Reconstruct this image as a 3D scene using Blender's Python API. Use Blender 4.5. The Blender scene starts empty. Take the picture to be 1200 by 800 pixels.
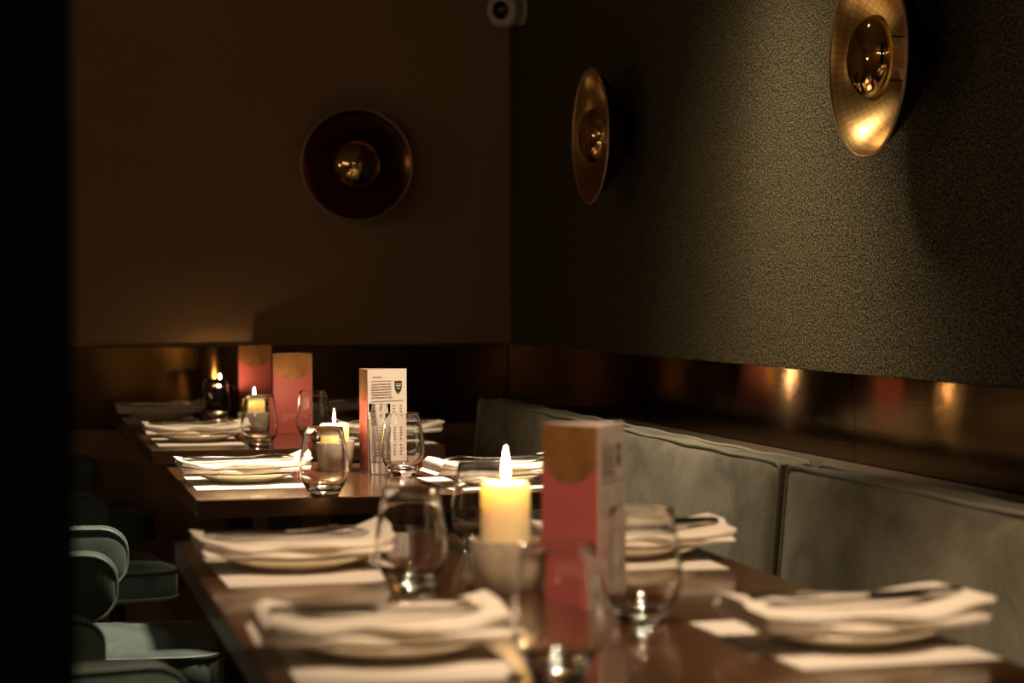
import bpy, bmesh, math, random
from mathutils import Vector, Matrix

scene = bpy.context.scene
COL = scene.collection
PI = math.pi

# ---------------------------------------------------------------- materials
def new_mat(name):
    m = bpy.data.materials.new(name); m.use_nodes = True
    nt = m.node_tree
    b = nt.nodes.get('Principled BSDF')
    return m, nt, b

def pbr(name, col, rough=.5, metal=0., **kw):
    m, nt, b = new_mat(name)
    b.inputs['Base Color'].default_value = (*col, 1)
    b.inputs['Roughness'].default_value = rough
    b.inputs['Metallic'].default_value = metal
    for k, v in kw.items():
        b.inputs[k.replace('_', ' ')].default_value = v
    return m

def node(nt, typ, **kw):
    n = nt.nodes.new(typ)
    for k, v in kw.items():
        setattr(n, k, v)
    return n

def coords(nt, scale=(1, 1, 1), kind='Object'):
    tc = node(nt, 'ShaderNodeTexCoord'); mp = node(nt, 'ShaderNodeMapping')
    mp.inputs['Scale'].default_value = scale
    nt.links.new(tc.outputs[kind], mp.inputs['Vector'])
    return mp.outputs['Vector']

def noise(nt, vec, scale, detail=3, rough=.5):
    n = node(nt, 'ShaderNodeTexNoise')
    n.inputs['Scale'].default_value = scale
    n.inputs['Detail'].default_value = detail
    n.inputs['Roughness'].default_value = rough
    nt.links.new(vec, n.inputs['Vector'])
    return n.outputs['Fac']

def ramp(nt, fac, stops):
    r = node(nt, 'ShaderNodeValToRGB')
    els = r.color_ramp.elements
    els[0].position, els[0].color = stops[0][0], (*stops[0][1], 1)
    els[1].position, els[1].color = stops[-1][0], (*stops[-1][1], 1)
    for p, c in stops[1:-1]:
        e = els.new(p); e.color = (*c, 1)
    nt.links.new(fac, r.inputs['Fac'])
    return r.outputs['Color']

def bump(nt, b, height, strength=.3, dist=.01):
    n = node(nt, 'ShaderNodeBump')
    n.inputs['Strength'].default_value = strength
    n.inputs['Distance'].default_value = dist
    nt.links.new(height, n.inputs['Height'])
    nt.links.new(n.outputs['Normal'], b.inputs['Normal'])

def math_node(nt, op, a, b=None):
    n = node(nt, 'ShaderNodeMath', operation=op)
    for i, v in enumerate((a, b)):
        if v is None: continue
        if isinstance(v, (int, float)): n.inputs[i].default_value = v
        else: nt.links.new(v, n.inputs[i])
    return n.outputs[0]

M = {}
# painted plaster of the back wall
m, nt, b = new_mat('brown_paint')
v = coords(nt)
nt.links.new(ramp(nt, noise(nt, v, 1.3, 5), [(.3, (.31, .19, .098)), (.7, (.355, .222, .118))]), b.inputs['Base Color'])
b.inputs['Roughness'].default_value = .75
bump(nt, b, noise(nt, v, 140, 3), .15, .002)
M['paint'] = m
M['paint_scuff'] = pbr('scuffed_paint', (.34, .22, .13), .8)
# speckled wallcovering of the right wall
m, nt, b = new_mat('speckled_wallcovering')
v = coords(nt)
n1 = noise(nt, v, 360, 1.5, .6); n2 = noise(nt, v, 170, 2, .6)
mix = math_node(nt, 'ADD', math_node(nt, 'MULTIPLY', n1, .75), math_node(nt, 'MULTIPLY', n2, .25))
nt.links.new(ramp(nt, mix, [(.46, (.002, .002, .001)), (.53, (.014, .012, .007)), (.60, (.40, .345, .18))]), b.inputs['Base Color'])
b.inputs['Roughness'].default_value = .7
b.inputs['Specular IOR Level'].default_value = .25
bump(nt, b, mix, .35, .002)
M['wallpaper'] = m
# brushed brass
def brass(name, col, rough, tangent, seed):
    m, nt, b = new_mat(name)
    v = coords(nt)
    stre = coords(nt, (3, 3, 240))
    s = noise(nt, stre, 1.0, 4, .6)
    blot = noise(nt, v, 3.1 + seed, 4, .6)
    mx = node(nt, 'ShaderNodeMix', data_type='RGBA')
    mx.inputs['A'].default_value = (*[c * .72 for c in col], 1)
    mx.inputs['B'].default_value = (*col, 1)
    nt.links.new(blot, mx.inputs['Factor'])
    nt.links.new(mx.outputs['Result'], b.inputs['Base Color'])
    b.inputs['Metallic'].default_value = 1
    rr = math_node(nt, 'ADD', math_node(nt, 'MULTIPLY', blot, .08), rough - .04)
    nt.links.new(rr, b.inputs['Roughness'])
    b.inputs['Anisotropic'].default_value = .96
    b.inputs['Anisotropic Rotation'].default_value = .0
    cx = node(nt, 'ShaderNodeCombineXYZ')
    for i in range(3): cx.inputs[i].default_value = tangent[i]
    nt.links.new(cx.outputs[0], b.inputs['Tangent'])
    bump(nt, b, s, .06, .002)
    return m
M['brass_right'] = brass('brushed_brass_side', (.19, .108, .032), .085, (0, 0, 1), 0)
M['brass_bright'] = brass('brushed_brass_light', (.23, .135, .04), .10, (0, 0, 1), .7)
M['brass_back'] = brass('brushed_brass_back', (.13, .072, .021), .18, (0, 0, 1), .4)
# dark polished wood
def wood(name, c0, c1, rough, axis=(6, 1.2, 6), coat=.3):
    m, nt, b = new_mat(name)
    v = coords(nt, axis)
    n = noise(nt, v, 5, 6, .65)
    nt.links.new(ramp(nt, n, [(.3, c0), (.7, c1)]), b.inputs['Base Color'])
    g = noise(nt, coords(nt, (axis[0] * 14, axis[1] * 4, axis[2] * 14)), 4, 4)
    nt.links.new(math_node(nt, 'ADD', math_node(nt, 'MULTIPLY', g, .14), rough - .07), b.inputs['Roughness'])
    b.inputs['Coat Weight'].default_value = coat
    b.inputs['Coat Roughness'].default_value = .09
    bump(nt, b, g, .02, .001)
    return m
M['wood'] = wood('walnut_tabletop', (.045, .018, .007), (.115, .050, .020), .24, (7, 1.2, 7), .6)
M['wood_edge'] = wood('walnut_edge', (.085, .036, .014), (.19, .09, .038), .4, (1.2, 7, 8), .1)
M['floor'] = wood('oak_floorboards', (.09, .05, .028), (.15, .085, .045), .5, (1.5, 8, 8), 0)
M['black'] = pbr('black_steel', (.006, .006, .006), .4)
M['blackpaint'] = pbr('matt_black_paint', (.004, .004, .004), .8)
M['ceiling'] = pbr('dark_ceiling', (.22, .17, .12), .9)
# velvet
def velvet(name, c0, c1, sheen):
    m, nt, b = new_mat(name)
    v = coords(nt, (1, .55, .9))
    n0 = node(nt, 'ShaderNodeTexNoise'); nt.links.new(v, n0.inputs['Vector'])
    n0.inputs['Scale'].default_value = 6; n0.inputs['Detail'].default_value = 7; n0.inputs['Roughness'].default_value = .66; n0.inputs['Distortion'].default_value = 1.4
    n = n0.outputs['Fac']
    nt.links.new(ramp(nt, n, [(.36, c0), (.64, c1)]), b.inputs['Base Color'])
    b.inputs['Roughness'].default_value = .8
    b.inputs['Sheen Weight'].default_value = sheen
    b.inputs['Sheen Roughness'].default_value = .4
    b.inputs['Sheen Tint'].default_value = (.8, .85, .78, 1)
    b.inputs['Specular IOR Level'].default_value = .2
    w = noise(nt, coords(nt, (1, 1, .8)), 7, 4, .55)
    f = noise(nt, coords(nt), 420, 2)
    h = math_node(nt, 'ADD', w, math_node(nt, 'MULTIPLY', f, .05))
    bump(nt, b, h, .18, .012)
    return m
M['velvet_bench'] = velvet('grey_green_velvet', (.150, .138, .104), (.315, .292, .222), .3)
M['velvet_chair'] = velvet('teal_velvet', (.050, .078, .072), (.085, .122, .112), .25)
M['piping'] = pbr('piping_cord', (.30, .29, .235), .6)
M['piping_chair'] = pbr('chair_piping_cord', (.078, .110, .102), .6)
M['ledge'] = pbr('ledge_fabric', (.055, .038, .023), .9)
# table things
M['paper'] = pbr('placemat_paper', (.78, .72, .65), .8)
m, nt, b = new_mat('napkin_linen')
v = coords(nt)
b.inputs['Base Color'].default_value = (.80, .73, .64, 1)
b.inputs['Roughness'].default_value = .9
b.inputs['Sheen Weight'].default_value = .15
bump(nt, b, noise(nt, v, 60, 5), .25, .004)
M['linen'] = m
M['china'] = pbr('cream_china', (.70, .60, .42), .22)
M['steel'] = pbr('polished_steel', (.62, .60, .58), .16, 1.)
m, nt, b = new_mat('clear_glass')
b.inputs['Base Color'].default_value = (1, 1, 1, 1)
b.inputs['Roughness'].default_value = 0
b.inputs['IOR'].default_value = 1.47
b.inputs['Transmission Weight'].default_value = 1
M['glass'] = m
M['smoke_glass'] = pbr('smoked_glass', (.012, .010, .008), .12)
m, nt, b = new_mat('water')
b.inputs['Base Color'].default_value = (1, 1, 1, 1)
b.inputs['Roughness'].default_value = 0
b.inputs['IOR'].default_value = 1.33
b.inputs['Transmission Weight'].default_value = 1
M['water'] = m
m, nt, b = new_mat('candle_wax')
b.inputs['Base Color'].default_value = (.97, .77, .48, 1)
b.inputs['Roughness'].default_value = .5
b.inputs['Subsurface Weight'].default_value = 1
b.inputs['Subsurface Radius'].default_value = (1.0, .78, .56)
b.inputs['Subsurface Scale'].default_value = .045
M['wax'] = m
M['wick'] = pbr('burnt_wick', (.01, .008, .006), .9)
def emit(name, col, strength):
    m = bpy.data.materials.new(name); m.use_nodes = True
    nt = m.node_tree; nt.nodes.clear()
    o = node(nt, 'ShaderNodeOutputMaterial'); e = node(nt, 'ShaderNodeEmission')
    e.inputs['Color'].default_value = (*col, 1); e.inputs['Strength'].default_value = strength
    nt.links.new(e.outputs[0], o.inputs['Surface'])
    return m
M['flame'] = emit('candle_flame', (1, .62, .30), 220)
m, nt, b = new_mat('stoneware')
v = coords(nt)
nt.links.new(ramp(nt, noise(nt, v, 55, 4), [(.3, (.44, .36, .25)), (.7, (.60, .50, .36))]), b.inputs['Base Color'])
b.inputs['Roughness'].default_value = .7
M['stoneware'] = m
# menu cover: gold disc over raspberry red card (object x across, z up, 0 at lower middle)
m, nt, b = new_mat('menu_cover_print')
tc = node(nt, 'ShaderNodeTexCoord'); sp = node(nt, 'ShaderNodeSeparateXYZ')
nt.links.new(tc.outputs['Object'], sp.inputs[0])
x = sp.outputs['X']; z = sp.outputs['Z']
dz = math_node(nt, 'SUBTRACT', z, .2005)
r = math_node(nt, 'SQRT', math_node(nt, 'ADD', math_node(nt, 'MULTIPLY', x, x), math_node(nt, 'MULTIPLY', dz, dz)))
grain = noise(nt, tc.outputs['Object'], 260, 4, .7)
blot = noise(nt, tc.outputs['Object'], 30, 3, .6)
gold = ramp(nt, math_node(nt, 'ADD', math_node(nt, 'MULTIPLY', grain, .5), math_node(nt, 'MULTIPLY', blot, .5)),
            [(.35, (.26, .10, .028)), (.55, (.46, .21, .06)), (.7, (.68, .36, .12))])
rr = math_node(nt, 'ADD', r, math_node(nt, 'MULTIPLY', math_node(nt, 'SUBTRACT', grain, .5), .004))
fac = math_node(nt, 'LESS_THAN', rr, .0655)
mx = node(nt, 'ShaderNodeMix', data_type='RGBA')
mx.inputs['A'].default_value = (.62, .135, .125, 1)
nt.links.new(fac, mx.inputs['Factor']); nt.links.new(gold, mx.inputs['B'])
nt.links.new(mx.outputs['Result'], b.inputs['Base Color'])
b.inputs['Roughness'].default_value = .42
nt.links.new(math_node(nt, 'MULTIPLY', fac, .35), b.inputs['Metallic'])
M['cover'] = m
M['menu_paper'] = pbr('menu_paper', (.80, .68, .60), .5)
M['ink'] = pbr('dark_ink', (.03, .022, .02), .6)
M['grey_ink'] = pbr('soft_ink', (.30, .22, .19), .6)
M['red_ink'] = pbr('red_ink', (.70, .36, .30), .6)
M['pink_ink'] = pbr('pink_ink', (.80, .33, .28), .5)
# wall light
m, nt, b = new_mat('gold_leaf')
tc = node(nt, 'ShaderNodeTexCoord'); sp = node(nt, 'ShaderNodeSeparateXYZ')
nt.links.new(tc.outputs['Object'], sp.inputs[0])
ang = math_node(nt, 'ARCTAN2', sp.outputs['Y'], sp.outputs['X'])
rad = math_node(nt, 'SQRT', math_node(nt, 'ADD', math_node(nt, 'MULTIPLY', sp.outputs['X'], sp.outputs['X']), math_node(nt, 'MULTIPLY', sp.outputs['Y'], sp.outputs['Y'])))
def lines(src, freq, width):
    fr = math_node(nt, 'FRACT', math_node(nt, 'MULTIPLY', src, freq))
    return math_node(nt, 'LESS_THAN', fr, width)
grid = math_node(nt, 'MAXIMUM', lines(ang, 72 / (2 * PI), .16), lines(rad, 115, .16))
mx = node(nt, 'ShaderNodeMix', data_type='RGBA')
mx.inputs['A'].default_value = (.82, .54, .21, 1); mx.inputs['B'].default_value = (.62, .38, .13, 1)
nt.links.new(grid, mx.inputs['Factor'])
nt.links.new(mx.outputs['Result'], b.inputs['Base Color'])
b.inputs['Metallic'].default_value = 1; b.inputs['Roughness'].default_value = .29
bump(nt, b, math_node(nt, 'SUBTRACT', 1, grid), .15, .001)
M['goldleaf'] = m
M['dimmed_leaf'] = pbr('dimmed_leaf', (.24, .10, .04), .24, 1.)  # darkened leaf for the back-wall dish, shade put into the colour
M['dish_back'] = pbr('dark_bronze', (.05, .03, .018), .5, .6)
M['rim'] = pbr('bronze_rim', (.62, .44, .32), .45, .8)
M['mirror_gold'] = pbr('mirror_gold', (.85, .58, .25), .05, 1.)
M['white_enamel'] = pbr('white_enamel', (.75, .62, .55), .45)
M['cam_white'] = pbr('camera_plastic', (.62, .56, .50), .5)
M['cam_lens'] = pbr('camera_lens', (.003, .003, .004), .25)

# ---------------------------------------------------------------- mesh helpers
def link(name, me, mats=(), parent=None, loc=None, smooth=True):
    o = bpy.data.objects.new(name, me); COL.objects.link(o)
    if not isinstance(mats, (list, tuple)): mats = [mats]
    for q in mats: me.materials.append(q)
    if parent is not None: o.parent = parent
    if loc is not None: o.location = loc
    if smooth:
        for p in me.polygons: p.use_smooth = True
        try: me.set_sharp_from_angle(angle=math.radians(42))
        except Exception: pass
    return o

def obj(name, bm, mats, parent=None, loc=None, smooth=True):
    bmesh.ops.recalc_face_normals(bm, faces=bm.faces)
    me = bpy.data.meshes.new(name); bm.to_mesh(me); bm.free()
    return link(name, me, mats, parent, loc, smooth)

def box(bm, x0, x1, y0, y1, z0, z1, bevel=0., seg=2):
    t = bmesh.new()
    bmesh.ops.create_cube(t, size=1)
    for v in t.verts:
        v.co = Vector(((x0 + x1) / 2 + v.co.x * (x1 - x0), (y0 + y1) / 2 + v.co.y * (y1 - y0), (z0 + z1) / 2 + v.co.z * (z1 - z0)))
    if bevel: bmesh.ops.bevel(t, geom=list(t.edges), offset=bevel, segments=seg, profile=.5, affect='EDGES')
    join(bm, t)
    return bm

def join(bm, t, mtx=None):
    if mtx is not None: t.transform(mtx)
    me = bpy.data.meshes.new('tmp'); t.to_mesh(me); t.free()
    bm.from_mesh(me); bpy.data.meshes.remove(me)

def lathe(bm, prof, seg=48, closed=False, wob=None):
    """prof: list of (r, z); r = 0 makes a pole"""
    rings = []
    for i, (r, z) in enumerate(prof):
        if r < 1e-6: rings.append([bm.verts.new((0, 0, z))])
        else:
            ring = []
            for k in range(seg):
                a = 2 * PI * k / seg
                q = r * (1 + (wob(i, a) if wob else 0))
                ring.append(bm.verts.new((q * math.cos(a), q * math.sin(a), z)))
            rings.append(ring)
    n = len(rings)
    for i in range(n if closed else n - 1):
        A, B = rings[i], rings[(i + 1) % n]
        for k in range(seg):
            k2 = (k + 1) % seg
            if len(A) == 1 and len(B) == 1: continue
            if len(A) == 1: bm.faces.new((A[0], B[k], B[k2]))
            elif len(B) == 1: bm.faces.new((A[k], A[k2], B[0]))
            else: bm.faces.new((A[k], A[k2], B[k2], B[k]))
    return bm

def tube(bm, pts, r, seg=8, cyc=False):
    pts = [Vector(p) for p in pts]; n = len(pts)
    rr = r if isinstance(r, (list, tuple)) else [r] * n
    rings = []; ref = None
    for i, p in enumerate(pts):
        if cyc: t = (pts[(i + 1) % n] - pts[i - 1])
        else: t = pts[min(i + 1, n - 1)] - pts[max(i - 1, 0)]
        t.normalize()
        if ref is None:
            ref = Vector((0, 0, 1)) if abs(t.z) < .9 else Vector((1, 0, 0))
        u = ref - t * ref.dot(t)
        if u.length < 1e-5: u = t.orthogonal()
        u.normalize(); ref = u; w = t.cross(u)
        rings.append([bm.verts.new(p + (u * math.cos(2 * PI * k / seg) + w * math.sin(2 * PI * k / seg)) * rr[i]) for k in range(seg)])
    for i in range(n if cyc else n - 1):
        A, B = rings[i], rings[(i + 1) % n]
        for k in range(seg): bm.faces.new((A[k], A[(k + 1) % seg], B[(k + 1) % seg], B[k]))
    if not cyc: bm.faces.new(rings[0]); bm.faces.new(rings[-1][::-1])
    return bm

def extrude_outline(bm, pts, z0, z1):
    lo = [bm.verts.new((x, y, z0)) for x, y in pts]; hi = [bm.verts.new((x, y, z1)) for x, y in pts]
    n = len(pts)
    bm.faces.new(hi); bm.faces.new(lo[::-1])
    for i in range(n): bm.faces.new((lo[i], lo[(i + 1) % n], hi[(i + 1) % n], hi[i]))
    return bm

def empty(name, loc, rz=0):
    o = bpy.data.objects.new(name, None); COL.objects.link(o)
    o.empty_display_size = .05
    o.location = loc; o.rotation_euler = (0, 0, rz)
    return o

def tag(o, label, cat, group=None):
    o['label'] = label; o['category'] = cat
    if group: o['group'] = group
    return o

def structure(o):
    o['kind'] = 'structure'; return o

def copy_tree(o, parent=None):
    c = o.copy(); COL.objects.link(c)
    if parent is not None: c.parent = parent
    for ch in list(o.children): copy_tree(ch, c)
    return c

# ---------------------------------------------------------------- the room
WX, BY, CZ = 1.5, 6.407, 2.75
def wallbox(name, mat, *b):
    bm = bmesh.new(); box(bm, *b); return structure(obj(name, bm, mat, smooth=False))
wallbox('floor', M['floor'], -4.5, 1.6, -4, 6.5, -.1, 0)
wallbox('ceiling', M['ceiling'], -4.5, 1.6, -4, 6.5, CZ, CZ + .1)
wallbox('wall_right', M['wallpaper'], WX, WX + .1, -4, 6.5, 0, CZ)
wallbox('wall_back', M['paint'], -4.5, WX, BY, BY + .1, 0, CZ)
wallbox('wall_left', M['paint'], -4.6, -4.5, -4, 6.5, 0, CZ)
wallbox('wall_rear', M['paint'], -4.5, WX, -4.1, -4, 0, CZ)
# the dark pillar close to the camera
bm = bmesh.new(); box(bm, -.62, .0405, 1.45, 1.72, 0, CZ, .004)
structure(obj('pillar', bm, M['blackpaint'], smooth=False))
# scuff on the paint
bm = bmesh.new()
pts = [(.275, 1.726), (.30, 1.722), (.33, 1.712), (.36, 1.706), (.385, 1.699), (.41, 1.697), (.435, 1.695), (.452, 1.684)]
tube(bm, [(x, BY - .0008, z) for x, z in pts], [.001, .004, .0025, .003, .005, .0035, .005, .002], 6)
for v in bm.verts: v.co.y = BY - .0006 + (v.co.y - (BY - .0008)) * .1
sc = structure(obj('trim_1', bm, M['paint_scuff']))
# brass wainscot panels, each a sheet of its own, a hair out of true
def panel(idx, axis, a, b, tilt, mat):
    bm = bmesh.new(); L = (b - a) - .0015; H = .2435
    if axis == 'y': box(bm, -.005, .005, -L / 2, L / 2, -H / 2, H / 2, .0012)
    else: box(bm, -L / 2, L / 2, -.005, .005, -H / 2, H / 2, .0012)
    o = structure(obj('trim_%d' % idx, bm, mat, smooth=False))
    if axis == 'y': o.location = (WX - .0065, (a + b) / 2, .8265); o.rotation_euler = (0, math.radians(tilt[0]), math.radians(tilt[1]))
    else: o.location = ((a + b) / 2, BY - .0065, .8265); o.rotation_euler = (math.radians(tilt[0]), 0, math.radians(tilt[1]))
    return o
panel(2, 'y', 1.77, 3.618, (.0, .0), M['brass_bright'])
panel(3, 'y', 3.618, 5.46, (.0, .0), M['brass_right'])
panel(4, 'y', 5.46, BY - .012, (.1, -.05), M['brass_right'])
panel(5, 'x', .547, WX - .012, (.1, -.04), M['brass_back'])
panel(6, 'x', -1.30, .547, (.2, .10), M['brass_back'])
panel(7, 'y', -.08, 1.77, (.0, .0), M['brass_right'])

# ---------------------------------------------------------------- banquette
bq = empty('banquette', (1.36, 3.9, 0))
tag(bq, 'long upholstered bench with grey green velvet back cushions along the right wall', 'bench')
Y0, Y1 = .9, 5.67
def bqo(name, bm, mat, parent=bq):
    for v in bm.verts: v.co -= Vector((1.36, 3.9, 0))
    return obj(name, bm, mat, parent, smooth=name.endswith('cushion'))
bm = bmesh.new(); box(bm, .86, 1.44, Y0, Y1, .02, .36, .01); bqo('base', bm, M['black'])
bm = bmesh.new(); box(bm, 1.295, 1.484, Y0, Y1, .36, .788, .006); bqo('ledge', bm, M['ledge'])
seams = [.95, 2.12, 3.30, 4.49, Y1 - .005]
def cushion(y0, y1, x0, x1, z0, z1, lean, name, rnd, seed):
    """soft box: subdivided, rounded, puffed; lean shifts x with height"""
    rnd_ = random.Random(seed)
    nx, ny, nz = 4, 40, 16
    bm = bmesh.new(); box(bm, -.5, .5, -.5, .5, -.5, .5)
    bmesh.ops.subdivide_edges(bm, edges=list(bm.edges), cuts=22, use_grid_fill=True)
    sx, sy, sz = x1 - x0, y1 - y0, z1 - z0
    ph = [rnd_.uniform(0, 6.28) for _ in range(6)]
    for v in bm.verts:
        p = Vector((v.co.x * sx, v.co.y * sy, v.co.z * sz))
        h = Vector((sx / 2 - rnd, sy / 2 - rnd, sz / 2 - rnd))
        q = Vector([max(-h[i], min(h[i], p[i])) for i in range(3)])
        d = p - q
        if d.length > 1e-9: p = q + d.normalized() * rnd
        u, w = v.co.y * 2, v.co.z * 2
        puff = (1 - u ** 4) * (1 - w ** 4)
        p.x += (-.012 if v.co.x < 0 else 0) * puff
        p.z += .0025 * math.sin(u * 5 + ph[0]) + .0015 * math.sin(u * 13 + ph[1]) if w > .9 else 0
        p.x += .0022 * math.sin(u * 9 + ph[2] + w * 2) * puff
        t = (p.z + sz / 2) / sz
        v.co = Vector(((x0 + x1) / 2 + p.x - lean * (1 - t), (y0 + y1) / 2 + p.y, (z0 + z1) / 2 + p.z))
    return bm
for i in range(4):
    y0, y1 = seams[i] + .017, seams[i + 1] - .017
    c = bqo('back_cushion', cushion(y0, y1, 1.231, 1.291, .475, .814, .03, 'b', .012, i), M['velvet_bench'])
    rp = random.Random(40 + i)
    def ring(xx, inset):
        zt, zb = .814 - inset, .475 + inset; a, b = y0 + inset, y1 - inset; R = .018
        pts = []
        def arc(cy, cz, a0, a1):
            for k in range(5):
                t = a0 + (a1 - a0) * k / 4; pts.append((cy + R * math.cos(t), cz + R * math.sin(t)))
        N = 30
        arc(b - R, zt - R, 0, PI / 2)
        for k in range(1, N): pts.append((b - R + (a - b + 2 * R) * k / N, zt + .0012 * math.sin(k * .9 + i) + rp.uniform(-.0005, .0005)))
        arc(a + R, zt - R, PI / 2, PI)
        for k in range(1, 8): pts.append((a, zt - R + (zb - zt + 2 * R) * k / 8))
        arc(a + R, zb + R, PI, 1.5 * PI)
        arc(b - R, zb + R, 1.5 * PI, 2 * PI)
        for k in range(1, 8): pts.append((b, zb + R - (zb - zt + 2 * R) * k / 8))
        return [(xx - .03 * (1 - (z - .475) / .339), y, z) for y, z in pts]
    bm = bmesh.new(); tube(bm, ring(1.235, .001), .0042, 8, True)
    tube(bm, ring(1.287, .001), .0038, 8, True)
    for v in bm.verts: v.co -= Vector((1.36, 3.9, 0))
    obj('piping', bm, M['piping'], c)
    bqo('seat_cushion', cushion(y0, y1, .84, 1.215, .365, .47, 0, 's', .02, 10 + i), M['velvet_bench'])

# ---------------------------------------------------------------- tables
def table(x0, x1, y0, y1, label, px, pys):
    cx, cy = (x0 + x1) / 2, (y0 + y1) / 2
    t = empty('dining_table', (cx, cy, 0)); tag(t, label, 'table', 'dark wooden dining tables')
    bm = bmesh.new(); box(bm, x0 - cx, x1 - cx, y0 - cy, y1 - cy, .7185, .75, .0022)
    top = obj('tabletop', bm, [M['wood'], M['wood_edge']], t, smooth=False)
    for p in top.data.polygons:
        p.material_index = 0 if p.normal.z > .8 else 1
    for py in pys:
        bm = bmesh.new(); box(bm, px - cx - .037, px - cx + .037, py - cy - .037, py - cy + .037, .02, .705, .004)
        obj('pedestal', bm, M['black'], t, smooth=False)
        bm = bmesh.new(); box(bm, px - cx - .2, px - cx + .2, py - cy - .2, py - cy + .2, 0, .02, .004)
        obj('foot_plate', bm, M['black'], t, smooth=False)
        bm = bmesh.new(); box(bm, px - cx - .13, px - cx + .13, py - cy - .13, py - cy + .13, .705, .7185, .002)
        obj('mounting_plate', bm, M['black'], t, smooth=False)
    return t
table(.218, .902, 1.50, 3.00, 'largest and nearest dark wooden table, laid for four', .56, (1.85, 2.66))
table(.30, .95, 3.61, 4.33, 'brightly lit dark wooden table behind the nearest table', .62, (3.97,))
table(.30, .968, 4.80, 5.44, 'dark wooden table with brown lit front edge, third from the camera', .635, (5.11,))
table(.285, .95, 5.72, 6.388, 'dimly lit dark wooden table against the back wall', .62, (6.04,))

# ---------------------------------------------------------------- chairs
def make_chair():
    t = empty('dining_chair', (0, 0, 0))
    # seat
    bm = bmesh.new()
    pts = []; hx, hy, R = .255, .185, .07
    for cx, cy, a0 in ((hx - R, hy - R, 0), (-hx + R, hy - R, PI / 2), (-hx + R, -hy + R, PI), (hx - R, -hy + R, 1.5 * PI)):
        for k in range(9):
            a = a0 + PI / 2 * k / 8; pts.append((cx + R * math.cos(a), cy + R * math.sin(a)))
    pts = [(x + .055, y) for x, y in pts]
    n = len(pts); rings = []
    for s, z in ((.0, .505), (.55, .504), (.88, .500), (.96, .494), (1.0, .482), (1.0, .435), (.985, .424), (.95, .42), (0, .42)):
        if s == 0: rings.append([bm.verts.new((.055, 0, z))])
        else: rings.append([bm.verts.new((.055 + (x - .055) * s, y * s, z)) for x, y in pts])
    for A, B in zip(rings, rings[1:]):
        for k in range(n):
            k2 = (k + 1) % n
            if len(A) == 1: bm.faces.new((A[0], B[k], B[k2]))
            elif len(B) == 1: bm.faces.new((A[k], A[k2], B[0]))
            else: bm.faces.new((A[k], A[k2], B[k2], B[k]))
    seat = obj('seat', bm, M['velvet_chair'], t)
    bm = bmesh.new(); tube(bm, [(x * .995, y * .995, .488) for x, y in pts], .004, 6, True)
    tube(bm, [(x * 1.0, y * 1.0, .428) for x, y in pts], .004, 6, True)
    obj('piping', bm, M['piping_chair'], seat)
    # wrap-around padded back
    path = []
    for k in range(11): path.append((.135 - .20 * k / 10, -.20))
    for k in range(1, 24):
        a = -PI / 2 - PI * k / 24
        path.append((-.065 + .19 * math.cos(a), .20 * math.sin(a)))
    for k in range(11): path.append((-.065 + .20 * k / 10, .20))
    L = [0]
    for a, b in zip(path, path[1:]): L.append(L[-1] + math.dist(a, b))
    tot = L[-1]; zc, hh, th = .614, .058, .026
    bm = bmesh.new(); secs = []
    NS = 20
    edge_top, edge_bot = [], []
    ext = []
    # denser stations at the rounded ends
    ss = [0, .002, .006, .013, .022, .033, .047] + [.047 + (tot - .094) * k / 30 for k in range(1, 30)] + [tot - q for q in (.047, .033, .022, .013, .006, .002, 0)]
    def at(s):
        for i in range(len(L) - 1):
            if s <= L[i + 1] + 1e-9:
                f = (s - L[i]) / (L[i + 1] - L[i]); a, b = Vector(path[i]), Vector(path[i + 1])
                d = (b - a).normalized(); return a.lerp(b, f), d
    for s in ss:
        p, d = at(s); nrm = Vector((-d.y, d.x))
        e = min(s, tot - s); R = .047
        q = math.sqrt(max(0, 1 - ((R - e) / R) ** 2)) if e < R else 1.0
        h = (hh - .045) + .045 * q if e < R else hh
        w = th * (.35 + .65 * (q if e < R else 1))
        ring = []
        for k in range(NS):
            a = 2 * PI * k / NS; c, s_ = math.cos(a), math.sin(a)
            sx = math.copysign(abs(c) ** .55, c) * w; sz = math.copysign(abs(s_) ** .45, s_) * h
            ring.append(bm.verts.new((p.x + nrm.x * sx, p.y + nrm.y * sx, zc + sz)))
        secs.append(ring)
        edge_top.append((p, nrm, w, h))
    for A, B in zip(secs, secs[1:]):
        for k in range(NS): bm.faces.new((A[k], A[(k + 1) % NS], B[(k + 1) % NS], B[k]))
    bm.faces.new(secs[0]); bm.faces.new(secs[-1][::-1])
    back = obj('backrest', bm, M['velvet_chair'], t)
    bm = bmesh.new()
    for side in (-1, 1):
        loop = [(p.x + nr.x * w * .86 * side, p.y + nr.y * w * .86 * side, zc + h * .93) for p, nr, w, h in edge_top]
        loop += [(p.x + nr.x * w * .86 * side, p.y + nr.y * w * .86 * side, zc - h * .93) for p, nr, w, h in reversed(edge_top)]
        tube(bm, loop, .0036, 6, True)
    obj('piping', bm, M['piping_chair'], back)
    for x, y in ((-.20, -.11), (-.20, .11)):
        bm = bmesh.new(); tube(bm, [(x + .01, y, .43), (x - .03, y * 1.02, .50), (x - .025, y * 1.05, .60)], .011, 10)
        obj('back_support', bm, M['black'], t)
    for sx in (1, -1):
        for sy in (1, -1):
            bm = bmesh.new(); tube(bm, [(sx * .17, sy * .135, .425), (sx * .21, sy * .175, 0)], [.017, .011], 12)
            obj('leg', bm, M['black'], t)
    return t
ch0 = make_chair()
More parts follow.
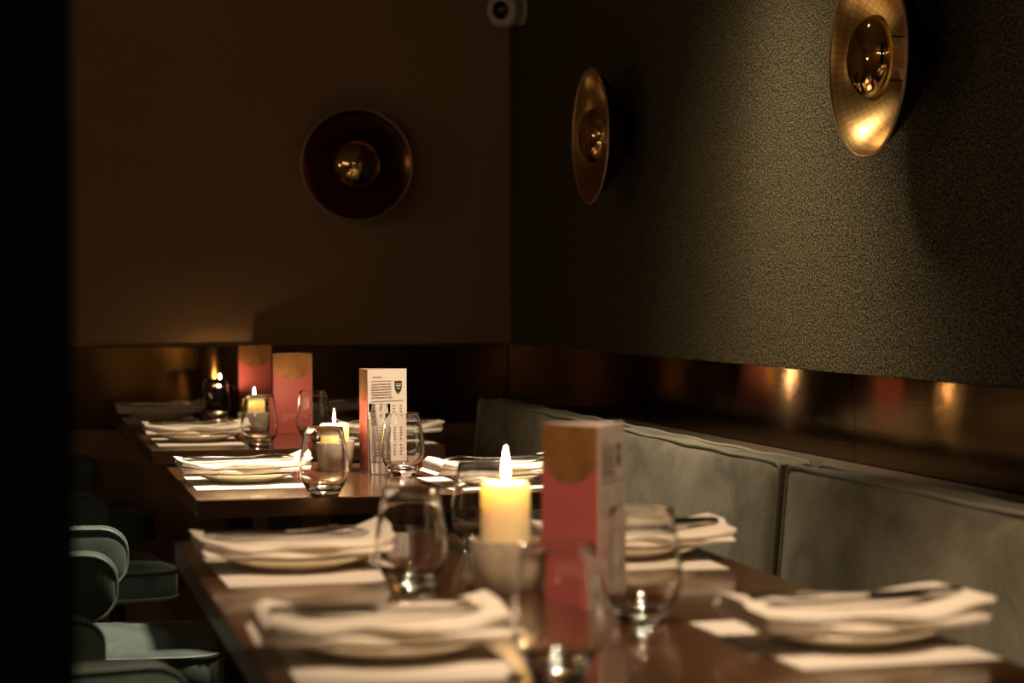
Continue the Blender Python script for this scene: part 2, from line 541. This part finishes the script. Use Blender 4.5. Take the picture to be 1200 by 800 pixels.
chairs = [
    (.048, 3.785, -.095, 'teal velvet chair with a lit patch on its seat, at the bright second table'),
    (.030, 4.87, .15, 'teal velvet chair with a dim padded arm, at the third table'),
    (.055, 6.05, .15, 'darkest velvet chair, farthest back by the wall'),
    (.02, 2.66, .20, 'dark velvet chair at the nearest table, low in the picture corner beside the pillar'),
]
for i, (x, y, a, lab) in enumerate(chairs):
    c = ch0 if i == 0 else copy_tree(ch0)
    c.location = (x, y, 0); c.rotation_euler = (0, 0, a)
    tag(c, lab, 'chair', 'velvet chairs along the tables')

# ---------------------------------------------------------------- place settings
TZ = .75
def make_placemat():
    bm = bmesh.new(); box(bm, -.10, .10, -.147, .147, 0, .0008)
    return obj('placemat', bm, M['paper'], smooth=False)
def make_plate():
    prof = [(0, .0025), (.045, .0025), (.05, 0), (.054, 0), (.058, .004), (.075, .012), (.0945, .0225), (.0955, .0245), (.0945, .0262),
            (.092, .0255), (.074, .0158), (.058, .0085), (.05, .007), (0, .0065)]
    def wob(i, a): return .006 * math.cos(a * 60) if 5 <= i <= 9 else 0
    prof = [(r, z * .7) for r, z in prof]
    bm = bmesh.new(); lathe(bm, prof, 180, wob=wob)
    return obj('plate', bm, M['china'])
def make_napkin(seed, L=.235, D=.128, flap=1, lift=.018):
    rn = random.Random(seed)
    t, sp, n = .0036, .0047, 4
    half = D / 2; path = []
    for k in range(n):
        fwd = k % 2 == 0
        a, b = (half, -half) if fwd else (-half, half)
        j = rn.uniform(-.004, .012) if k < 3 else .0
        ys = [a + (b - a) * q / 10 for q in range(11)]
        for q, y in enumerate(ys):
            path.append((y * (1 + j * 3), k * sp))
        if k < n - 1:
            r = sp / 2
            for q in range(1, 6):
                an = PI * q / 6
                path.append((b * (1 + j * 3) + math.copysign(math.sin(an) * r, b), k * sp + r - math.cos(an) * r))
    Lp, Rp = [], []
    N = len(path)
    for i in range(N):
        a, b = Vector(path[max(i - 1, 0)]), Vector(path[min(i + 1, N - 1)])
        d = (b - a).normalized(); nr = Vector((-d.y, d.x)) * t / 2
        p = Vector(path[i]); Lp.append(p + nr); Rp.append(p - nr)
    ph = [rn.uniform(0, 6.28) for _ in range(10)]
    NX = 30; bm = bmesh.new(); st = []
    skew = rn.uniform(-.04, .04)
    def disp(x, y, z):
        u = x / (L / 2)
        lay = z / (sp * (n - 1))
        dz = .0028 * (min(1.15, abs(x) / .093) ** 2 - 1)
        dz += .0011 * math.sin(u * 4 + ph[0] + y * 20) * lay + .0006 * math.sin(u * 9 + ph[1]) * lay
        dz += lift * lay ** 2 * max(0, (u * flap - .55) / .45) ** 1.6 * (1 if y > -.02 else .35)
        dz += .005 * lay * max(0, (-u * flap - .5) / .5) ** 1.5
        dy = .004 * math.sin(u * 2.2 + ph[2]) * (lay - .3) + .003 * math.sin(u * 6 + ph[3] + lay * 4) + skew * x * (lay - .4)
        dx = .012 * (lay - .5) * math.sin(ph[4] + lay * 5) * u
        taper = 1 - .10 * max(0, u * flap - .5) ** 1
        return x + dx, y * taper + dy, z + dz
    for i in range(NX + 1):
        x = -L / 2 + L * i / NX
        la = [bm.verts.new(disp(x, p.x, p.y)) for p in Lp]; ra = [bm.verts.new(disp(x, p.x, p.y)) for p in Rp]
        st.append((la, ra))
    for (la, ra), (lb, rb) in zip(st, st[1:]):
        for k in range(N - 1):
            bm.faces.new((la[k], la[k + 1], lb[k + 1], lb[k])); bm.faces.new((ra[k + 1], ra[k], rb[k], rb[k + 1]))
        bm.faces.new((ra[0], la[0], lb[0], rb[0])); bm.faces.new((la[-1], ra[-1], rb[-1], lb[-1]))
    for la, ra in (st[0], st[-1]):
        for k in range(N - 1): bm.faces.new((la[k], la[k + 1], ra[k + 1], ra[k]))
    return obj('napkin', bm, M['linen'])
def make_knife():
    k = empty('table_knife', (0, 0, 0))
    bm = bmesh.new()
    top = [(-.005, -.006), (.02, -.0085), (.07, -.0095), (.095, -.006), (.106, .002), (.10, .006), (.02, .0062), (-.005, .005)]
    extrude_outline(bm, top, .0016, .0034); obj('blade', bm, M['steel'], k)
    bm = bmesh.new(); tube(bm, [(-.105, 0, .004), (-.10, 0, .004), (-.06, 0, .004), (-.02, 0, .0035), (-.003, 0, .003)], [.003, .0042, .0044, .0036, .003], 10)
    for v in bm.verts: v.co.y *= 2.3; v.co.z *= 1.3
    obj('handle', bm, M['steel'], k)
    return k
def make_fork():
    bm = bmesh.new()
    outline = [(-.10, -.006), (-.06, -.005), (0, -.0028), (.03, -.003), (.04, -.0105), (.05, -.012)]
    low = outline; up = [(x, -y) for x, y in reversed(outline)]
    tines = []
    for j in range(4):
        y0 = .012 - j * .0066 ; tines += [(.055, y0), (.094, y0 - .0006), (.096, y0 - .0021), (.094, y0 - .0036), (.055, y0 - .0042)]
    extrude_outline(bm, low + tines[::-1] + up, .0, .0022)
    bmesh.ops.triangulate(bm, faces=[f for f in bm.faces if len(f.verts) > 4])
    bmesh.ops.subdivide_edges(bm, edges=[e for e in bm.edges if e.calc_length() > .03], cuts=4)
    for v in bm.verts:
        x = v.co.x
        v.co.z += .004 * math.exp(-((x - .045) / .028) ** 2) * (1 if x < .045 else 1) - (.004 if x > .075 else 0) * ((x - .075) / .02) + .004
        if v.co.z < .0005: v.co.z = .0005
    return obj('table_fork', bm, M['steel'])

mat0, plate0, knife0, fork0 = make_placemat(), make_plate(), make_knife(), make_fork()
naps = [make_napkin(s, flap=f, lift=l) for s, f, l in ((3, 1, .007), (8, -1, .006), (21, 1, .007), (33, 1, .010))]
used = set()
def inst(src, key):
    if key in used: return copy_tree(src)
    used.add(key); return src
settings = [  # centre of mat x, y, facing, turn, napkin, mat offset, where
    (.345, 1.985, 1, -.03, 0, 'front left on the nearest table'),
    (.342, 2.655, 1, .02, 3, 'at the nearest table\'s far left corner'),
    (.790, 1.965, -1, .05, 1, 'front right on the nearest table'),
    (.772, 2.665, -1, -.03, 2, 'far right on the nearest table'),
    (.415, 3.935, 1, .0, 3, 'left on the brightly lit second table'),
    (.846, 3.80, -1, .05, 0, 'right on the brightly lit second table'),
    (.425, 5.085, 1, .0, 2, 'at the left of the third table'),
    (.862, 5.00, -1, .0, 1, 'at the right of the third table'),
    (.402, 6.03, 1, .0, 3, 'at the left of the dim back table'),
    (.835, 6.04, -1, .0, 2, 'at the right of the dim back table'),
]
for i, (x, y, f, a, nk, where) in enumerate(settings):
    rz = a + (0 if f > 0 else PI)
    o = inst(mat0, 'm'); o.location = (x, y, TZ + .0002); o.rotation_euler = (0, 0, rz)
    tag(o, 'white paper placemat under the plate ' + where, 'placemat', 'paper placemats')
    px, py = x + .002, y + .012 * f
    o = inst(plate0, 'p'); o.location = (px, py, TZ + .0012)
    tag(o, 'small cream plate under the napkin ' + where, 'plate', 'cream plates')
    o = inst(naps[nk], 'n%d' % nk)
    rn = a * 1.4 + (0 if f > 0 else (PI if nk not in (0,) else PI))
    o.location = (px - .006 * f, py - .004, TZ + .0246); o.rotation_euler = (0, 0, a if f > 0 else a)
    tag(o, 'folded white cloth napkin ' + where, 'napkin', 'folded napkins')
    zz = TZ + .0246 + .0141 + .0040
    o = inst(knife0, 'k'); o.location = (px - .012 * f, py - .022, zz); o.rotation_euler = (0, 0, (a if f > 0 else PI + a) + .03)
    tag(o, 'steel knife lying on the napkin ' + where, 'knife', 'table knives')
    o = inst(fork0, 'f'); o.location = (px + .006 * f, py + .012, zz - .002); o.rotation_euler = (0, 0, (a if f > 0 else PI + a) - .04)
    tag(o, 'steel fork lying on the napkin ' + where, 'fork', 'table forks')

# ---------------------------------------------------------------- glasses
def make_tumbler():
    out = [(0, .0012), (.016, .0012), (.020, 0), (.0235, .0006), (.0255, .004), (.0300, .013), (.0375, .027), (.0412, .038), (.0425, .047), (.0422, .056),
           (.0405, .070), (.0378, .087), (.0350, .104), (.0330, .118), (.0325, .1198)]
    inn = [(.0316, .1200), (.0312, .1190), (.0338, .104), (.0366, .087), (.0393, .070), (.0408, .056), (.0411, .047), (.0396, .037), (.0355, .027), (.0270, .0175), (.018, .0130), (.008, .0115), (0, .0113)]
    bm = bmesh.new(); lathe(bm, out + inn, 64)
    return obj('tumbler', bm, M['glass'])
g0 = make_tumbler()
glasses = [
    (.447, 2.42, 'stemless tumbler left of the wide pillar candle on the nearest table'),
    (.61, 2.775, 'stemless glass tumbler just behind the big pillar candle'),
    (.637, 2.125, 'stemless glass tumbler just right of the nearest menu card'),
    (.471, 1.83, 'nearest stemless tumbler, cut by the lower edge, before the menu card'),
    (.515, 3.60, 'stemless tumbler with a candle glowing through it on the bright second table'),
    (.722, 3.990, 'stemless tumbler in front of the white menu page on the second table'),
    (.545, 4.84, 'stemless tumbler at the front edge of the third table, before its candle'),
    (.694, 5.02, 'dim stemless tumbler to the right of the red menu on the third table'),
    (.539, 5.845, 'stemless tumbler on the back table, before the dark candle cup'),
]
for i, (x, y, lab) in enumerate(glasses):
    o = g0 if i == 0 else copy_tree(g0)
    o.location = (x, y, TZ + .0003); o.rotation_euler = (0, 0, i * .7)
    tag(o, lab, 'glass', 'stemless tumblers')
bm = bmesh.new()
def fl(i, a): return .012 * math.cos(a * 10) if 2 <= i <= 5 else 0
lathe(bm, [(0.0, .0015), (0.01722, .0015), (0.01927, .0), (0.02009, .002), (0.02025, .016), (0.0205, .10), (0.02091, .134), (0.0205, .1352), (0.01984, .1345), (0.01902, .10), (0.0187, .030), (0.01763, .022), (0.00984, .0205), (0.0, .0202)], 60, wob=fl)
hb = obj('highball_glass', bm, M['glass'], loc=(.689, 4.055, TZ + .0003))
tag(hb, 'tall straight water glass in front of the white menu page', 'glass')
bm = bmesh.new(); lathe(bm, [(0.0, .0208), (0.00984, .0211), (0.01722, .0226), (0.0182, .030), (0.01853, .092), (0.01837, .0935), (0.0, .0932)], 60)
obj('water', bm, M['water'], hb)

# ---------------------------------------------------------------- candles
def make_holder():
    bm = bmesh.new()
    lathe(bm, [(0, .001), (.030, .001), (.032, 0), (.034, .002), (.0375, .030), (.0405, .058), (.0400, .0605), (.0385, .0608), (.0372, .059), (.0345, .030), (.0325, .014), (0, .0135)], 64)
    return obj('candle_holder', bm, M['stoneware'])
def make_candle(h, r=.029, flame=.034, strength=1):
    c = empty('pillar_candle', (0, 0, 0))
    bm = bmesh.new()
    lathe(bm, [(0, 0), (r - .002, 0), (r, .002), (r, h - .006), (r - .001, h - .002), (r - .004, h), (r - .008, h - .002), (r - .013, h - .006), (.005, h - .008), (0, h - .008)], 48)
    w = obj('wax_body', bm, M['wax'], c)
    bm = bmesh.new(); tube(bm, [(0, 0, h - .009), (.0004, 0, h - .002), (.0012, 0, h + .005)], .0012, 8)
    obj('wick', bm, M['wick'], c)
    bm = bmesh.new(); k = flame / .034
    lathe(bm, [(0, 0), (.0026, .0016), (.0046, .006), (.0052, .010), (.0046, .016), (.0030, .023), (.0012, .030), (0, .034)], 16)
    for v in bm.verts: v.co = Vector((v.co.x * k * .66, v.co.y * k * .66, v.co.z * k))
    f = obj('flame', bm, M['flame'], c, loc=(.0006, 0, h + .0005))
    return c
cands = [
    (.553, 2.392, .113, .040, 'wide yellow pillar candle burning on the nearest table beside the menu card'),
    (.612, 4.135, .080, .030, 'pillar candle burning behind a tumbler on the bright second table'),
    (.574, 5.20, .082, .028, 'pillar candle burning on the third table beside the red menu'),
]
hl = ['stoneware candle holder under the wide candle on the nearest table', 'stoneware candle holder behind the front tumbler on the second table',
      'stoneware candle holder on the third table beside the red menu']
h0 = make_holder()
for i, (x, y, h, fl_, lab) in enumerate(cands):
    h_ = h0 if i == 0 else copy_tree(h0)
    h_.location = (x, y, TZ + .0003); tag(h_, hl[i], 'candle holder', 'stoneware candle holders')
    c = make_candle(h, flame=fl_); c.location = (x, y, TZ + .0142); c.rotation_euler = (0, 0, i * 1.3)
    tag(c, lab, 'candle', 'pillar candles')
# tall smoked cup on the back table
bm = bmesh.new()
lathe(bm, [(0, .001), (.028, .001), (.030, 0), (.0325, .003), (.0345, .05), (.0350, .083), (.0342, .0855), (.0332, .0845), (.0325, .05), (.0305, .012), (0, .011)], 56)
o = obj('candle_cup', bm, M['smoke_glass'], loc=(.603, 6.305, TZ + .0003))
tag(o, 'tall dark candle cup on the back table by the brass panel', 'candle holder')
c = make_candle(.069, r=.022, flame=.037); c.location = (.594, 6.308, TZ + .0118)
tag(c, 'candle burning inside the dark cup on the back table', 'candle', 'pillar candles')

# ---------------------------------------------------------------- menus
def text_mesh(body, size, extr=.0002):
    cu = bpy.data.curves.new('lettering', 'FONT'); cu.body = body; cu.size = size; cu.extrude = extr
    cu.align_x = 'CENTER'; cu.resolution_u = 6
    o = bpy.data.objects.new('lettering', cu); COL.objects.link(o)
    dg = bpy.context.evaluated_depsgraph_get()
    me = bpy.data.meshes.new_from_object(o.evaluated_get(dg))
    bpy.data.objects.remove(o); bpy.data.curves.remove(cu)
    return me
W_, H_ = .099, .2
def card(name, mat, parent, p0, p1):
    """a stiff card face standing from p0 to p1 (plan, left to right seen from outside)"""
    a, b = Vector(p0), Vector(p1); w = (b - a).length
    bm = bmesh.new(); box(bm, -w / 2 + .0003, w / 2 - .0003, -.00045, .00045, 0, H_)
    o = obj(name, bm, mat, parent, smooth=False)
    mid = (a + b) / 2; d = b - a
    o.location = (mid.x, mid.y, 0); o.rotation_euler = (0, 0, math.atan2(d.y, d.x))
    return o
word = text_mesh('goldie', .026)
def decorate_cover(c):
    o = bpy.data.objects.new('lettering', word); COL.objects.link(o); o.parent = c
    if not word.materials: word.materials.append(M['pink_ink'])
    o.location = (.006, -.0007, .036); o.rotation_euler = (PI / 2, 0, 0)
def bars(rects):
    bm = bmesh.new()
    for x0, x1, z0, z1 in rects: box(bm, x0, x1, -.0003, .0001, z0, z1)
    return bm
rt = random.Random(5)
def lines_rects():
    R = []
    for k in range(6):
        z = .171 - k * .0052; x = -.040; end = .010 if k < 5 else .012
        while x < end:
            w = rt.uniform(.003, .009); R.append((x, min(x + w, end), z, z + .0018)); x += w + .0012
    return R
def decorate_page(p):
    R = lines_rects() + [(-.041, .040, .1385, .1390), (-.041, .012, .1775, .178)]
    for k in range(17):
        z = .128 - k * .0060
        if k in (5, 6, 12): continue
        R += [(-.040, -.036 + rt.uniform(0, .006), z, z + .0017), (-.020, -.013, z, z + .0017)]
        R += [(.013, .020, z, z + .0017), (.031, .037, z, z + .0017)]
    t = obj('price_lettering', bars(R), [M['grey_ink'], M['red_ink']], p, loc=(0, -.0006, 0), smooth=False)
    h = obj('heading_lettering', bars([(-.036, -.027, .185, .1875), (-.0255, -.014, .185, .1875)]), M['red_ink'], p, loc=(0, -.0006, 0), smooth=False)
    s = .0095
    pts = [(-s, .0105), (-s * .9, .0115), (0, .0120), (s * .9, .0115), (s, .0105), (s * .98, .0), (s * .8, -.006), (s * .45, -.010), (0, -.013), (-s * .45, -.010), (-s * .8, -.006), (-s * .98, 0)]
    bm = bmesh.new(); extrude_outline(bm, pts, 0, .0003)
    sh = obj('shield_logo', bm, M['ink'], p, loc=(.0275, -.0006, .165), smooth=False); sh.rotation_euler = (PI / 2, 0, 0)
    rects = [(-.0085, .0085, .0052, .0060), (-.006, -.0035, .0010, .0035), (-.0028, -.0003, .0010, .0035), (.0004, .0026, .0010, .0035), (.0033, .006, .0010, .0035), (-.004, .004, -.004, -.0025)]
    bm = bmesh.new()
    for x0, x1, y0, y1 in rects: box(bm, x0, x1, y0, y1, .0001, .0006)
    # badge lettering marks sit on the shield
    obj('logo_lettering', bm, M['menu_paper'], p, loc=(.0275, -.0006, .165), smooth=False).rotation_euler = (PI / 2, 0, 0)
YAW = .2306
RV, FV = Vector((math.cos(YAW), -math.sin(YAW))), Vector((math.sin(YAW), math.cos(YAW)))
def menu(spine, al, ar, label, wr=W_):
    """three-sided standing menu: cover left of the spine edge, printed page right of it"""
    al, ar = math.radians(al), math.radians(ar)
    t = empty('menu_card', (spine[0], spine[1], TZ + .0005)); tag(t, label, 'menu', 'standing table menus')
    v1 = (-RV * math.cos(al) + FV * math.sin(al)) * W_
    v2 = (RV * math.cos(ar) + FV * math.sin(ar)) * wr
    z = Vector((0, 0))
    c = card('cover', M['cover'], t, v1, z); decorate_cover(c)
    p = card('price_page', M['menu_paper'], t, z, v2); decorate_page(p)
    card('inner_page', M['menu_paper'], t, v2, v1)
    return t
menu((.611, 2.20), 53, 71, 'blurred standing menu card on the nearest table, beside the wide candle')
menu((.668, 4.072), 77, 43, 'standing menu card showing its white price page on the bright second table')
menu((.731, 5.315), 6, 114, 'standing red menu card with a gold disc on the third table')
menu((.751, 6.335), 2, 118, 'dark standing menu card on the back table, beside the candle cup')

# ---------------------------------------------------------------- wall lights
def make_lamp():
    """axis +Z points into the room, back plate at z = 0"""
    t = empty('wall_light', (0, 0, 0))
    R = .166
    inner = [(0, .0160), (.03, .0160), (.058, .0185), (.085, .032), (.115, .054), (.142, .078), (R - .002, .1035), (R, .1040)]
    outer = [(R + .0012, .1030), (R, .1012), (.143, .0755), (.116, .0515), (.086, .0295), (.059, .0160), (.03, .0135), (0, .0135)]
    bm = bmesh.new(); lathe(bm, inner + outer, 128)
    d = obj('dish', bm, [M['goldleaf'], M['dish_back']], t)
    for p in d.data.polygons:
        c = p.center; rr = math.hypot(c.x, c.y)
        inner_z = [z for r, z in inner]
        p.material_index = 0 if p.normal.z > 0 else 1
    bm = bmesh.new(); tube(bm, [(R * math.cos(2 * PI * k / 96), R * math.sin(2 * PI * k / 96), .1035) for k in range(96)], .0030, 8, True)
    obj('rim', bm, M['rim'], t)
    bm = bmesh.new(); lathe(bm, [(0, 0), (.05, 0), (.05, .012), (.046, .0135), (0, .0135)], 40)
    obj('mount', bm, M['dish_back'], t)
    bm = bmesh.new(); lathe(bm, [(0, .0195), (.055, .0195), (.057, .0205), (.056, .0225), (0, .0230)], 48)
    obj('back_plate', bm, M['white_enamel'], t)
    bm = bmesh.new(); lathe(bm, [(0, .0230), (.018, .0230), (.018, .084), (.0165, .088), (0, .089)], 32)
    obj('lamp_socket', bm, M['white_enamel'], t)
    for s in (-1, 1):
        bm = bmesh.new(); tube(bm, [(s * .037, 0, .0225), (s * .037, 0, .098)], .0017, 8)
        obj('rod', bm, M['black'], t)
    r = .072; zb = .088; hk = .60
    prof = []
    for k in range(15):
        a = PI / 2 * (1 - k / 14); prof.append((r * math.cos(a), zb + r * hk * math.sin(a)))
    prof += [(r - .002, zb + .0002)]
    for k in range(1, 12):
        a = PI / 2 * k / 11; prof.append(((r - .0025) * math.cos(a), zb + (r * hk - .0025) * math.sin(a)))
    prof[0] = (0, prof[0][1]); prof[-1] = (0, prof[-1][1])
    bm = bmesh.new(); lathe(bm, prof, 72)
    obj('reflector_dome', bm, M['mirror_gold'], t)
    return t
l0 = make_lamp()
def place(l, loc, rot, lab):
    l.location = loc; l.rotation_euler = rot; tag(l, lab, 'wall light', 'round gold wall lights')
place(l0, (WX - .0005, 3.34, 1.488), (0, -PI / 2, 0), 'large bright gold dish light on the right wall, nearest one')
l1 = copy_tree(l0); place(l1, (WX - .0005, 5.09, 1.488), (0, -PI / 2, 0), 'narrow dim gold dish light farther along the right wall')
l2 = copy_tree(l0); place(l2, (1.0065, BY - .0005, 1.488), (PI / 2, 0, 0), 'round dim dish light facing out from the brown back wall')
# same design, but the far dish has its dim light put into a darker leaf colour
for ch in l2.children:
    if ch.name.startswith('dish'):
        ch.data = ch.data.copy(); ch.data.materials[0] = M['dimmed_leaf']

# ---------------------------------------------------------------- security camera in the corner
sc_ = empty('security_camera', (WX, 6.22, 1.95)); tag(sc_, 'white security camera with a black eye high in the wall corner', 'camera')
bm = bmesh.new(); lathe(bm, [(0, 0), (.046, 0), (.046, .014), (.040, .020), (0, .020)], 40)
bm.transform(Matrix.Rotation(-PI / 2, 4, 'Y')); obj('mounting_base', bm, M['cam_white'], sc_)
d = Vector((-.66, -.74, -.14)).normalized()
bm = bmesh.new(); tube(bm, [(-.012, 0, 0), (-.03, -.004, 0), (-.05, -.012, 0)], [.024, .022, .026], 16); obj('arm', bm, M['cam_white'], sc_)
bm = bmesh.new()
lathe(bm, [(0, -.046), (.026, -.045), (.044, -.034), (.051, -.014), (.051, .022), (.047, .028), (.034, .030), (0, .030)], 40)
q = d.to_track_quat('Z', 'Y').to_matrix().to_4x4(); q.translation = Vector((-.060, -.022, -.004))
bm.transform(q); obj('housing', bm, M['cam_white'], sc_)
bm = bmesh.new(); lathe(bm, [(0, .0305), (.027, .0305), (.027, .034), (.02, .038), (0, .040)], 32)
bm.transform(q); obj('lens', bm, M['cam_lens'], sc_)

# ---------------------------------------------------------------- light
def spot(loc, target, power, angle, blend, col, radius=.03):
    l = bpy.data.lights.new('spotlight', 'SPOT'); l.energy = power; l.spot_size = math.radians(angle); l.spot_blend = blend
    l.color = col; l.shadow_soft_size = radius
    o = bpy.data.objects.new('spotlight', l); COL.objects.link(o); o.location = loc
    o.rotation_euler = (Vector(target) - Vector(loc)).to_track_quat('-Z', 'Y').to_euler()
    return o
def point(loc, power, col, radius=.05):
    l = bpy.data.lights.new('fill_lamp', 'POINT'); l.energy = power; l.color = col; l.shadow_soft_size = radius
    o = bpy.data.objects.new('fill_lamp', l); COL.objects.link(o); o.location = loc; return o
WARM = (1, .78, .52)
spot((.90, 3.68, 2.66), (.50, 3.92, .75), 470, 36, .5, (1, .80, .56), .09)
spot((.66, 4.15, 2.66), (1.5, 3.88, 1.26), 95, 32, 1.0, WARM, .12)
spot((.66, 4.20, 2.66), (1.34, 3.90, .75), 95, 47, 1.0, WARM, .12)
spot((.66, 4.25, 2.66), (1.24, 4.02, .55), 70, 66, 1.0, WARM, .12)
spot((.50, 1.50, 2.6), (.66, 2.30, .75), 195, 39, .6, (1, .72, .46), .09)
spot((.80, 4.55, 2.6), (.62, 5.08, .75), 150, 28, .7, (1, .74, .48), .09)
for x, y, z, p in ((-1.6, -.6, 2.3, 4), (-2.6, -2.2, 2.2, 5), (-.6, -2.6, 2.3, 3), (-3.2, 1.2, 2.2, 12), (.5, -2.0, 2.3, 2), (-1.0, -3.3, 1.9, 3), (-2.2, .6, 2.0, 5), (-2.6, 4.3, 1.5, 8)):
    point((x, y, z), p, (1, .74, .47), .07)  # unseen room lamps; the last is added to brighten the back wall
w = bpy.data.worlds.new('world'); scene.world = w; w.use_nodes = True
w.node_tree.nodes['Background'].inputs['Color'].default_value = (.02, .015, .01, 1)
w.node_tree.nodes['Background'].inputs['Strength'].default_value = .3

# ---------------------------------------------------------------- camera
cd = bpy.data.cameras.new('camera'); cam = bpy.data.objects.new('camera', cd); COL.objects.link(cam)
cd.sensor_width = 36; cd.lens = 36 * 2493.1 / 1200
yaw, pit, rol = .2306, .0208, .0043
rgt = Vector((math.cos(yaw), -math.sin(yaw), 0))
fwd = Vector((math.sin(yaw) * math.cos(pit), math.cos(yaw) * math.cos(pit), -math.sin(pit)))
up = rgt.cross(fwd)
cr = rgt * math.cos(rol) + up * -math.sin(rol)
cu_ = up * math.cos(rol) + rgt * math.sin(rol)
cam.matrix_world = Matrix(((cr.x, cu_.x, -fwd.x, 0), (cr.y, cu_.y, -fwd.y, 0), (cr.z, cu_.z, -fwd.z, 1.09), (0, 0, 0, 1)))
cd.dof.use_dof = True; cd.dof.focus_distance = 4.05; cd.dof.aperture_fstop = 4.2
cd.clip_start = .05
scene.camera = cam
scene.view_settings.view_transform = 'Standard'; scene.view_settings.look = 'None'
scene.view_settings.exposure = 0; scene.view_settings.gamma = 1; scene.view_settings.use_curve_mapping = False
scene.cycles.use_denoising = True
scene.cycles.sample_clamp_indirect = 0
scene.cycles.max_bounces = 14; scene.cycles.transmission_bounces = 12; scene.cycles.glossy_bounces = 6
scene.cycles.blur_glossy = .2
scene.cycles.use_adaptive_sampling = False
